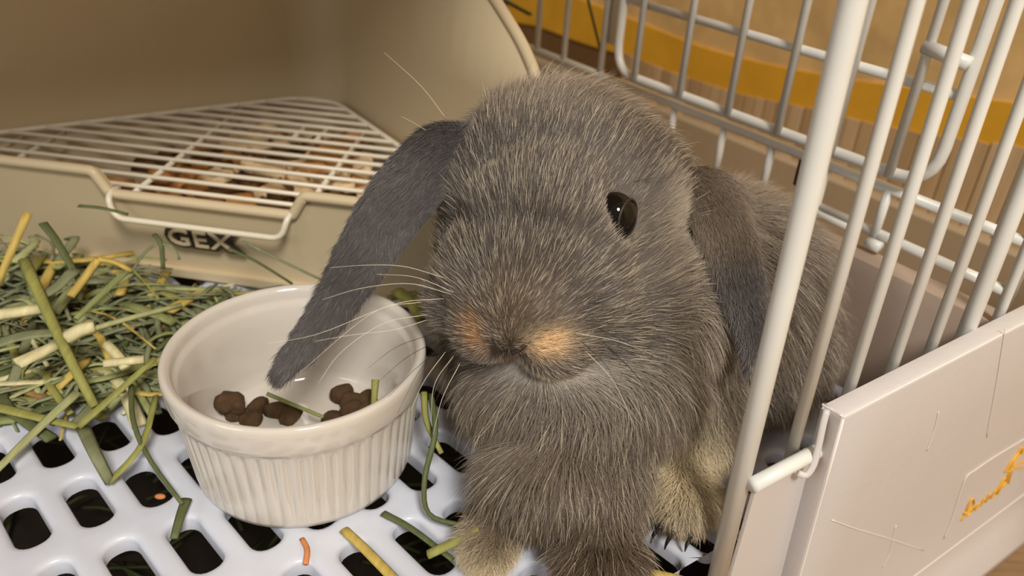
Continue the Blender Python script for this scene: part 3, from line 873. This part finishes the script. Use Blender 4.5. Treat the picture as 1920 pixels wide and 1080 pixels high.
# ears: flattened sweeps
def earline(l): return np.array([dep(*q) for q in l])
EAR1 = smoothpath(earline([(905, 262, .266), (836, 290, .251), (754, 368, .245), (688, 467, .240), (632, 562, .234), (572, 644, .228), (518, 708, .225)]), 26)
E1W = np.interp(np.linspace(0, 1, 26), [0, .12, .3, .55, .75, .9, 1], [.008, .0125, .0112, .0084, .0060, .0045, .0034])
EAR2 = smoothpath(earline([(1258, 338, .272), (1312, 352, .259), (1358, 438, .252), (1384, 530, .247), (1402, 615, .243), (1400, 695, .237)]), 26)
E2W = np.interp(np.linspace(0, 1, 26), [0, .15, .35, .6, .8, 1], [.008, .0122, .0112, .0086, .0054, .0016])
shape.append(sweep(EAR1, E1W, np.minimum(E1W * .45, .0036), n=18, side=cr * .8 - cu * .55))
shape.append(sweep(EAR2, E2W, np.minimum(E2W * .5, .0042), n=18, side=cr * .95 + cu * .2 + cf * .25))

M_skin = mat('grey_undercoat', srgb(84, 74, 66), .9, .1, var=.1, scale=120)
tmp = build('rabbit_tmp', join(*shape), M_skin, origin=np.zeros(3))
r1 = tmp.modifiers.new('r', 'REMESH'); r1.mode = 'VOXEL'; r1.voxel_size = .0017
r2 = tmp.modifiers.new('s', 'SMOOTH'); r2.factor = .6; r2.iterations = 11
dg = bpy.context.evaluated_depsgraph_get(); dg.update()
rm = bpy.data.meshes.new_from_object(tmp.evaluated_get(dg)); 
bpy.data.objects.remove(tmp)
nv = len(rm.vertices); co = np.empty(nv * 3); rm.vertices.foreach_get('co', co); co = co.reshape(-1, 3)
faces = [tuple(p.vertices) for p in rm.polygons]
from mathutils.bvhtree import BVHTree
bvh = BVHTree.FromPolygons(co.tolist(), faces)
_d = ray(1166, 404); _d /= np.linalg.norm(_d)
_h = bvh.ray_cast(Vector(CAM.tolist()), Vector(_d.tolist()))
EYE_R = .0072
EYE = np.array(_h[0]) - np.array(_h[1]) * EYE_R * .36
_e = (EYE - HC) @ HA.T; EYE2 = HP(-_e[0] * 1000 + 4.5, _e[1] * 1000, _e[2] * 1000 - 7)
# sculpt: press eye sockets, cleft under the nose, mouth line
def press(c, r, d, direction):
    global co
    dist = np.linalg.norm(co - c, axis=1); k = np.exp(-(dist / r) ** 2)[:, None]
    co = co + np.asarray(direction) * d * k
press(EYE, .008, -.0012, hs * .9 + hg * .3); press(EYE2, .008, -.0012, -hs * .9 + hg * .3)
press(HP(0, -13, 57), .0050, -.0030, hg); press(HP(0, -20, 50), .006, -.0035, hg)
rabbit = build('rabbit', (co, faces), M_skin, origin=np.array([.045, .24, 0]))
tag(rabbit, 'grey lop-eared baby rabbit sitting on the white floor mat', 'rabbit')
rm2 = rabbit.data
M_eye = mat('glossy_black_eye', (.006, .005, .004, 1), .03, .35)
M_iris = mat('dark_brown_iris', srgb(34, 24, 18), .3, .5)
M_lid = mat('dark_eyelid', srgb(50, 40, 34), .5, .4)
for c, sg in ((EYE, 1), (EYE2, -1)):
    ed = hs * .93 * sg + hg * .30 + ht * .12; ed /= np.linalg.norm(ed)
    e1 = np.cross(ed, ht); e1 /= np.linalg.norm(e1); e2 = np.cross(e1, ed)
    e = build('eye', ellipsoid(c, (EYE_R * .94, EYE_R * 1.06, EYE_R * .92), np.array([e1, e2, ed]), 32, 24), M_eye, rabbit)
    ringp = [c + ed * EYE_R * .58 + e1 * cos(a) * EYE_R * .80 + e2 * sin(a) * EYE_R * .86 for a in np.linspace(0, 2 * pi, 32, endpoint=False)]
    build('eyelid', sweep(np.array(ringp), .00045, n=8, closed=True), M_lid, e)
M_nose = mat('nose_skin', srgb(96, 66, 50), .5, .4, var=.2, scale=400)
for sg in (-1, 1):
    q = [HP(1.2 * sg, -9.5, 59.5), HP(3.6 * sg, -7.6, 59.2), HP(5.6 * sg, -5.2, 57.4)]
    build('nostril', sweep(smoothpath(q, 8), .0007, n=8), M_lid, rabbit)

# ---- fur: every strand a curve; combed by a flow field, coloured per strand
tri = []
for p_ in faces:
    for i in range(1, len(p_) - 1): tri.append((p_[0], p_[i], p_[i + 1]))
tri = np.array(tri)
A_, B_, C_ = co[tri[:, 0]], co[tri[:, 1]], co[tri[:, 2]]
fn = np.cross(B_ - A_, C_ - A_); ar = np.linalg.norm(fn, axis=1) / 2
vn = np.zeros_like(co)
for k in range(3): np.add.at(vn, tri[:, k], fn)
vn /= np.linalg.norm(vn, axis=1)[:, None] + 1e-12
cen = (A_ + B_ + C_) / 3
def ss(x, a, b):
    t = np.clip((x - a) / (b - a), 0, 1); return t * t * (3 - 2 * t)
def line_near(p, L):
    d = np.linalg.norm(p[:, None, :] - L[None, :, :], axis=2)
    return d.min(1), d.argmin(1)
def regions(p):
    q = (p - HC) @ HA.T * 1000.0
    d1, i1 = line_near(p, EAR1[2:]); d2, i2 = line_near(p, EAR2[2:])
    e1 = 1 - ss(d1, .0105, .0135); e2 = 1 - ss(d2, .0095, .012)
    hd = 1 - ss(np.sqrt((q[:, 0] / 48) ** 2 + ((q[:, 1] + 2) / 42) ** 2 + ((q[:, 2] - 8) / 60) ** 2), .88, 1.08)
    return q, e1, e2, hd, i1 + 2, i2 + 2
def sample(n, wgt, seed):
    g = np.random.default_rng(seed)
    pr = ar * wgt; pr = pr / pr.sum()
    idx = g.choice(len(tri), n, p=pr)
    a, b = g.random(n), g.random(n); s = a + b > 1; a[s], b[s] = 1 - a[s], 1 - b[s]
    P = A_[idx] + (B_ - A_)[idx] * a[:, None] + (C_ - A_)[idx] * b[:, None]
    Nn = vn[tri[idx, 0]] * (1 - a - b)[:, None] + vn[tri[idx, 1]] * a[:, None] + vn[tri[idx, 2]] * b[:, None]
    return P, Nn / (np.linalg.norm(Nn, axis=1)[:, None] + 1e-12)
def vnoise(p, f, seed):
    g = np.random.default_rng(seed); out = np.zeros((len(p), 3))
    for k in range(4):
        for ax_ in range(3):
            d = g.normal(size=3); d /= np.linalg.norm(d)
            out[:, ax_] += np.sin(p @ d * f * (1 + .5 * k) + g.uniform(0, 6.28)) / (1 + k * .5)
    return out / 1.8
qc, e1c, e2c, hdc, _, _ = regions(cen)
camdir = CAM - cen; camdir /= np.linalg.norm(camdir, axis=1)[:, None]
wgt = 1 + 1.6 * hdc + 1.5 * np.maximum(e1c, e2c)
wgt *= np.where((cen[:, 1] > .255) & (hdc < .2), .7, 1.0)
wgt *= np.where(cen[:, 2] < .004, .3, 1.0)
NF = 600000
P, Nn = sample(NF, wgt, 3)
for c in (EYE, EYE2):
    keep = np.linalg.norm(P - c, axis=1) > EYE_R * 1.02
    P, Nn = P[keep], Nn[keep]
n = len(P)
q, e1, e2, hd, i1, i2 = regions(P)
ear = np.maximum(e1, e2)
g = np.random.default_rng(5)
def unit(a): return a / (np.linalg.norm(a, axis=1)[:, None] + 1e-12)
t1 = unit(np.gradient(EAR1, axis=0))[i1]; t2 = unit(np.gradient(EAR2, axis=0))[i2]
fh = unit(P - HP(0, -8, 58))
chest = np.tile(np.array([0.0, -.35, -1.0]), (n, 1)); chest[:, 0] = (P[:, 0] - .03) * 8
back = np.tile(np.array([.62, .55, -.55]), (n, 1))
kb = ss(P[:, 1] - .45 * P[:, 0], .205, .235)[:, None]
body = unit(chest) * (1 - kb) + unit(back) * kb
flow = fh * hd[:, None] + body * (1 - hd)[:, None]
flow = flow * (1 - ear)[:, None] + (t1 * (e1 >= e2)[:, None] + t2 * (e1 < e2)[:, None]) * ear[:, None]
flow += vnoise(P, 170, 1) * (.22 - .1 * hd)[:, None]
flow = flow - (flow * Nn).sum(1)[:, None] * Nn
flow = unit(flow)
nose_d = np.linalg.norm(P - HP(0, -8, 58), axis=1)
foot = 1 - ss(P[:, 2], .006, .013)
paw = foot * np.maximum(1 - ss(P[:, 0], .006, .013), ss(P[:, 0], .040, .052))
hindw = np.exp(-(((P - np.array([.062, .196, .014])) / np.array([.016, .020, .016])) ** 2).sum(1))
paw = np.maximum(paw, np.clip(hindw * 1.4, 0, 1))
Lh = .0028 + .0050 * ss(nose_d, .004, .034)
Lb = .0145 + .004 * vnoise(P, 60, 4)[:, 0].clip(-.8, .8)
Lb = Lb * (1 - .66 * (1 - ss(P[:, 2], .006, .020))) * (1 - .45 * np.clip(hindw * 1.3, 0, 1))
L = Lh * hd + Lb * (1 - hd)
L = L * (1 - ear) + .0046 * ear
eyed = np.minimum(np.linalg.norm(P - EYE, axis=1), np.linalg.norm(P - EYE2, axis=1))
L *= .35 + .65 * ss(eyed, EYE_R * 1.0, EYE_R * 2.2)
guardh = g.random(n) < (.12 - .04 * ear)
L *= np.where(guardh & (ear < .5), g.uniform(.9, 1.25, n), g.uniform(.55, 1.0, n))
lift = (.38 * (1 - hd) + .24 * hd) * (1 - ear) + .16 * ear
lift = lift * (.7 + .6 * g.random(n))
jit = g.normal(size=(n, 3)) * (.10 * hd + .15 * (1 - hd))[:, None]
D0 = unit(flow * (1 - lift * .5)[:, None] + Nn * (lift * 1.5)[:, None] + jit)
D1 = unit(flow + Nn * (lift * .55)[:, None] + jit * 1.3 + np.array([0, 0, -.25]) * (1 - hd)[:, None])
NP = 6
ts = np.linspace(0, 1, NP)
pts = np.empty((n, NP, 3))
for k, t in enumerate(ts):
    pts[:, k] = P + (D0 * (t - t * t * .5)[..., None] + D1 * (t * t * .5)) * L[:, None] * 1.25
wv1 = unit(np.cross(flow, Nn)); ph_ = g.uniform(0, 6.28, n); amp_ = (.00018 * hd + .0011 * (1 - hd)) * (1 - ear) * g.uniform(.3, 1.3, n)
for k, t in enumerate(ts):
    pts[:, k] += (wv1 * (np.sin(t * 4.2 + ph_) - np.sin(ph_))[:, None] + Nn * (np.cos(t * 3.6 + ph_) - np.cos(ph_))[:, None] * .5) * (amp_ * t)[:, None]
# clumping toward nearby guide strands
step = 14
gi = np.arange(0, n, step)
kd = kdtree.KDTree(len(gi))
for j, i in enumerate(gi): kd.insert(P[i].tolist(), j)
kd.balance()
nb = np.fromiter((kd.find(x)[1] for x in P.tolist()), int, n)
off = pts[gi[nb]] - pts
cl = (.45 * (1 - hd) + .12 * hd) * (1 - ear) + .15 * ear
far_ = np.linalg.norm(P - P[gi[nb]], axis=1) > .004
cl = np.where(far_, 0, cl) * g.uniform(.5, 1.2, n)
for k, t in enumerate(ts): pts[:, k] += off[:, k] * (cl * t ** 1.2)[:, None]
# colour (linear)
def lin(*c): return np.array(srgb(*c)[:3])
base = np.tile(lin(114, 105, 98), (n, 1))
def mixc(c, m):
    global base
    base = base * (1 - m)[:, None] + c * m[:, None]
def blob(s, t, gg, r):
    return np.exp(-(((q - np.array([s, t, gg])) / np.array(r)) ** 2).sum(1))
mixc(lin(136, 123, 109), (1 - hd) * (1 - ear) * .9)
earc = e1 + e2 * ss(i2.astype(float), 9, 15)
mixc(lin(96, 91, 91), np.clip(earc, 0, 1) * .85)
mixc(lin(150, 132, 112), np.clip(e2 - earc, 0, 1) * .8)
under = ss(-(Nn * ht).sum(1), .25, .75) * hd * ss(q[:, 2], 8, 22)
mixc(lin(84, 72, 62), under * .6)  # downward-facing muzzle fur darkened: chin shade put into the colour
mixc(lin(214, 204, 190), np.clip(1.4 * blob(3, -19.5, 46, (24, 3.2, 13)), 0, 1) * .7)
mixc(lin(104, 86, 70), (1 - ss(P[:, 2], .018, .034)) * (1 - hd) * (1 - ear) * (1 - ss(P[:, 1], .205, .225)) * .8)  # brown fore legs, darkened further with the shade under the chest
mixc(lin(92, 78, 66), np.exp(-(((P - HP(4, -34, 26)) / .020) ** 2).sum(1)) * (1 - hd) * .8)  # shade below the chin painted into the chest fur
mixc(lin(100, 89, 80), np.clip(blob(2, 12, 44, (16, 10, 10)), 0, 1) * .8)        # darker bridge above the nose
mixc(lin(136, 116, 92), np.clip(blob(0, 1, 54, (9, 8, 9)), 0, 1) * .7)             # browner nose top
mixc(lin(236, 200, 150), np.clip(1.3 * blob(8.6, -6.6, 54, (5.6, 3.9, 9)), 0, 1) * (g.random(n) < .8))   # cream patch beside the nose
mixc(lin(186, 138, 90), np.clip(1.3 * blob(-9.5, -8, 52, (4.4, 4.6, 9)), 0, 1) * (g.random(n) < .75)) # tan patch on the other side
mixc(lin(206, 196, 182), np.clip(1.2 * blob(14, -20, 40, (12, 3.5, 12)), 0, 1) * .5) # pale lip
mixc(lin(190, 178, 162), np.clip(1.2 * blob(34, 10, 6, (10, 10, 9)), 0, 1) * .85)  # pale patch behind the eye
mixc(lin(156, 142, 126), np.clip(blob(36, -12, 8, (18, 18, 20)), 0, 1) * .6)
mixc(lin(166, 151, 133), kb[:, 0] * (1 - hd) * (1 - ear) * .8)
mixc(lin(226, 208, 172), paw * (1 - hd) * .95)
vn1 = vnoise(P, 120, 8)[:, 0]
base *= (1 + .16 * vn1)[:, None] * np.where(guardh, g.uniform(.8, 1.3, n), g.uniform(.86, 1.08, n))[:, None]
tipc = base.copy()
tk = g.random(n)
light = guardh & (ear < .4) & (tk < .62 * (1 - .35 * (1 - hd)) * (1 - .4 * kb[:, 0] * (1 - hd)))
tipc[light] = tipc[light] * .25 + lin(240, 224, 196) * g.uniform(.6, 1.0, light.sum())[:, None] * .75
eg = guardh & (ear >= .4) & (tk < .7)
tipc[eg] = tipc[eg] * .55 + lin(176, 172, 168) * .45 * g.uniform(.6, 1.1, eg.sum())[:, None]
dark = guardh & (tk > .80)
tipc[dark] *= .40
hc = bpy.data.hair_curves.new('fur')
hc.add_curves([NP] * n)
org = ORG[rabbit.name]
hc.attributes['position'].data.foreach_set('vector', (pts - org).reshape(-1).astype(np.float32))
rad = np.array([1.0, .97, .88, .72, .45, .1])
R0 = (.000058 * hd + .000070 * (1 - hd)) * np.where(guardh, 1.12 + .23 * hd, 1.0) * g.uniform(.8, 1.2, n)
ra_attr = hc.attributes.get('radius') or hc.attributes.new('radius', 'FLOAT', 'POINT')
ra_attr.data.foreach_set('value', (R0[:, None] * rad[None, :]).reshape(-1).astype(np.float32))
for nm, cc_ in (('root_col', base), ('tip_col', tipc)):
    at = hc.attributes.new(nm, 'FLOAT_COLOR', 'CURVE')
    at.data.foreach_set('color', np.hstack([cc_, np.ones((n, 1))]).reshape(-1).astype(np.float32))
M_fur = bpy.data.materials.new('fur_strands'); M_fur.use_nodes = True
nt = M_fur.node_tree; bs = nt.nodes['Principled BSDF']
bs.inputs['Roughness'].default_value = .42; bs.inputs['Specular IOR Level'].default_value = .35
a1 = nt.nodes.new('ShaderNodeAttribute'); a1.attribute_name = 'root_col'
a2 = nt.nodes.new('ShaderNodeAttribute'); a2.attribute_name = 'tip_col'
hi_ = nt.nodes.new('ShaderNodeHairInfo')
mx = nt.nodes.new('ShaderNodeMix'); mx.data_type = 'RGBA'
cr2 = nt.nodes.new('ShaderNodeMapRange'); cr2.inputs['From Min'].default_value = .25; cr2.inputs['From Max'].default_value = .75
nt.links.new(hi_.outputs['Intercept'], cr2.inputs['Value']); nt.links.new(cr2.outputs['Result'], mx.inputs['Factor'])
nt.links.new(a1.outputs['Color'], mx.inputs['A']); nt.links.new(a2.outputs['Color'], mx.inputs['B'])
nt.links.new(mx.outputs['Result'], bs.inputs['Base Color'])
hc.materials.append(M_fur)
fur = bpy.data.objects.new('fur', hc); col.objects.link(fur); fur.parent = rabbit
fur['kind'] = 'stuff'
# ---- whiskers
M_wl = mat('pale_whisker', srgb(232, 222, 200), .4, .5); M_wd = mat('dark_whisker', srgb(30, 26, 22), .4, .5)
WH = [  # (points px py depth), pale?
    ([(836, 522, .226), (760, 500, .220), (690, 497, .216), (618, 502, .212)], 1), ([(850, 548, .224), (780, 520, .219), (706, 514, .214)], 1),
    ([(846, 552, .223), (770, 532, .216), (680, 540, .211), (604, 562, .208)], 1), ([(832, 560, .223), (740, 570, .215), (600, 625, .206), (498, 645, .202)], 1),
    ([(800, 590, .223), (720, 606, .215), (640, 660, .208), (596, 720, .205)], 1), ([(815, 625, .221), (745, 650, .214), (690, 690, .208)], 0),
    ([(818, 640, .221), (760, 672, .214), (700, 724, .208)], 0), ([(822, 655, .221), (770, 700, .213), (728, 745, .209)], 0),
    ([(800, 600, .222), (740, 618, .215), (660, 628, .209), (590, 640, .206)], 1), ([(850, 668, .219), (815, 720, .212), (808, 790, .209)], 1),
    ([(835, 660, .220), (795, 715, .212), (770, 770, .209)], 1), ([(862, 682, .218), (830, 745, .212), (812, 815, .209)], 1),
    ([(790, 566, .225), (700, 586, .217), (560, 700, .206)], 1), ([(842, 640, .220), (790, 690, .213), (745, 775, .208)], 0),
    ([(836, 222, .246), (790, 162, .240), (720, 98, .236)], 1), ([(800, 245, .250), (775, 230, .246), (752, 218, .243)], 1),
    ([(1130, 640, .219), (1190, 700, .214), (1250, 790, .211), (1286, 868, .210)], 0), ([(1142, 655, .219), (1200, 712, .214), (1232, 780, .211)], 0),
    ([(1120, 615, .219), (1190, 650, .214), (1262, 690, .211)], 0), ([(1070, 575, .219), (1130, 566, .216), (1190, 572, .215)], 0),
    ([(1080, 545, .221), (1120, 530, .219), (1180, 520, .218)], 0), ([(1095, 600, .219), (1150, 606, .215), (1220, 612, .213)], 0),
    ([(1090, 640, .218), (1140, 690, .213), (1175, 760, .210)], 0), ([(1150, 355, .234), (1200, 338, .232), (1262, 332, .233)], 0),
    ([(1080, 625, .219), (1160, 640, .214), (1240, 672, .211)], 1), ([(1100, 660, .218), (1150, 715, .213), (1190, 800, .211)], 1),
    ([(1300, 880, .216), (1318, 940, .213), (1332, 985, .212)], 0)]
for l, pale in WH:
    pth = smoothpath([dep(*x) for x in l], 14)
    build('whisker', sweep(pth, np.linspace(.00009, .00003, 14), n=5), M_wl if pale else M_wd, rabbit)
# ---- dark claws on the hind foot
M_claw = mat('dark_claw', srgb(44, 36, 28), .4, .5)
for a_, b_, c_ in (((1264, 996, .009), (1252, 1014, .006), (1246, 1030, .0015)), ((1296, 1000, .009), (1288, 1020, .005), (1284, 1034, .0015)), ((1240, 985, .008), (1226, 1002, .005), (1220, 1018, .0015))):
    build('claw', sweep(smoothpath(zpath([a_, b_, c_]), 8), np.linspace(.0011, .0002, 8), n=8), M_claw, rabbit)
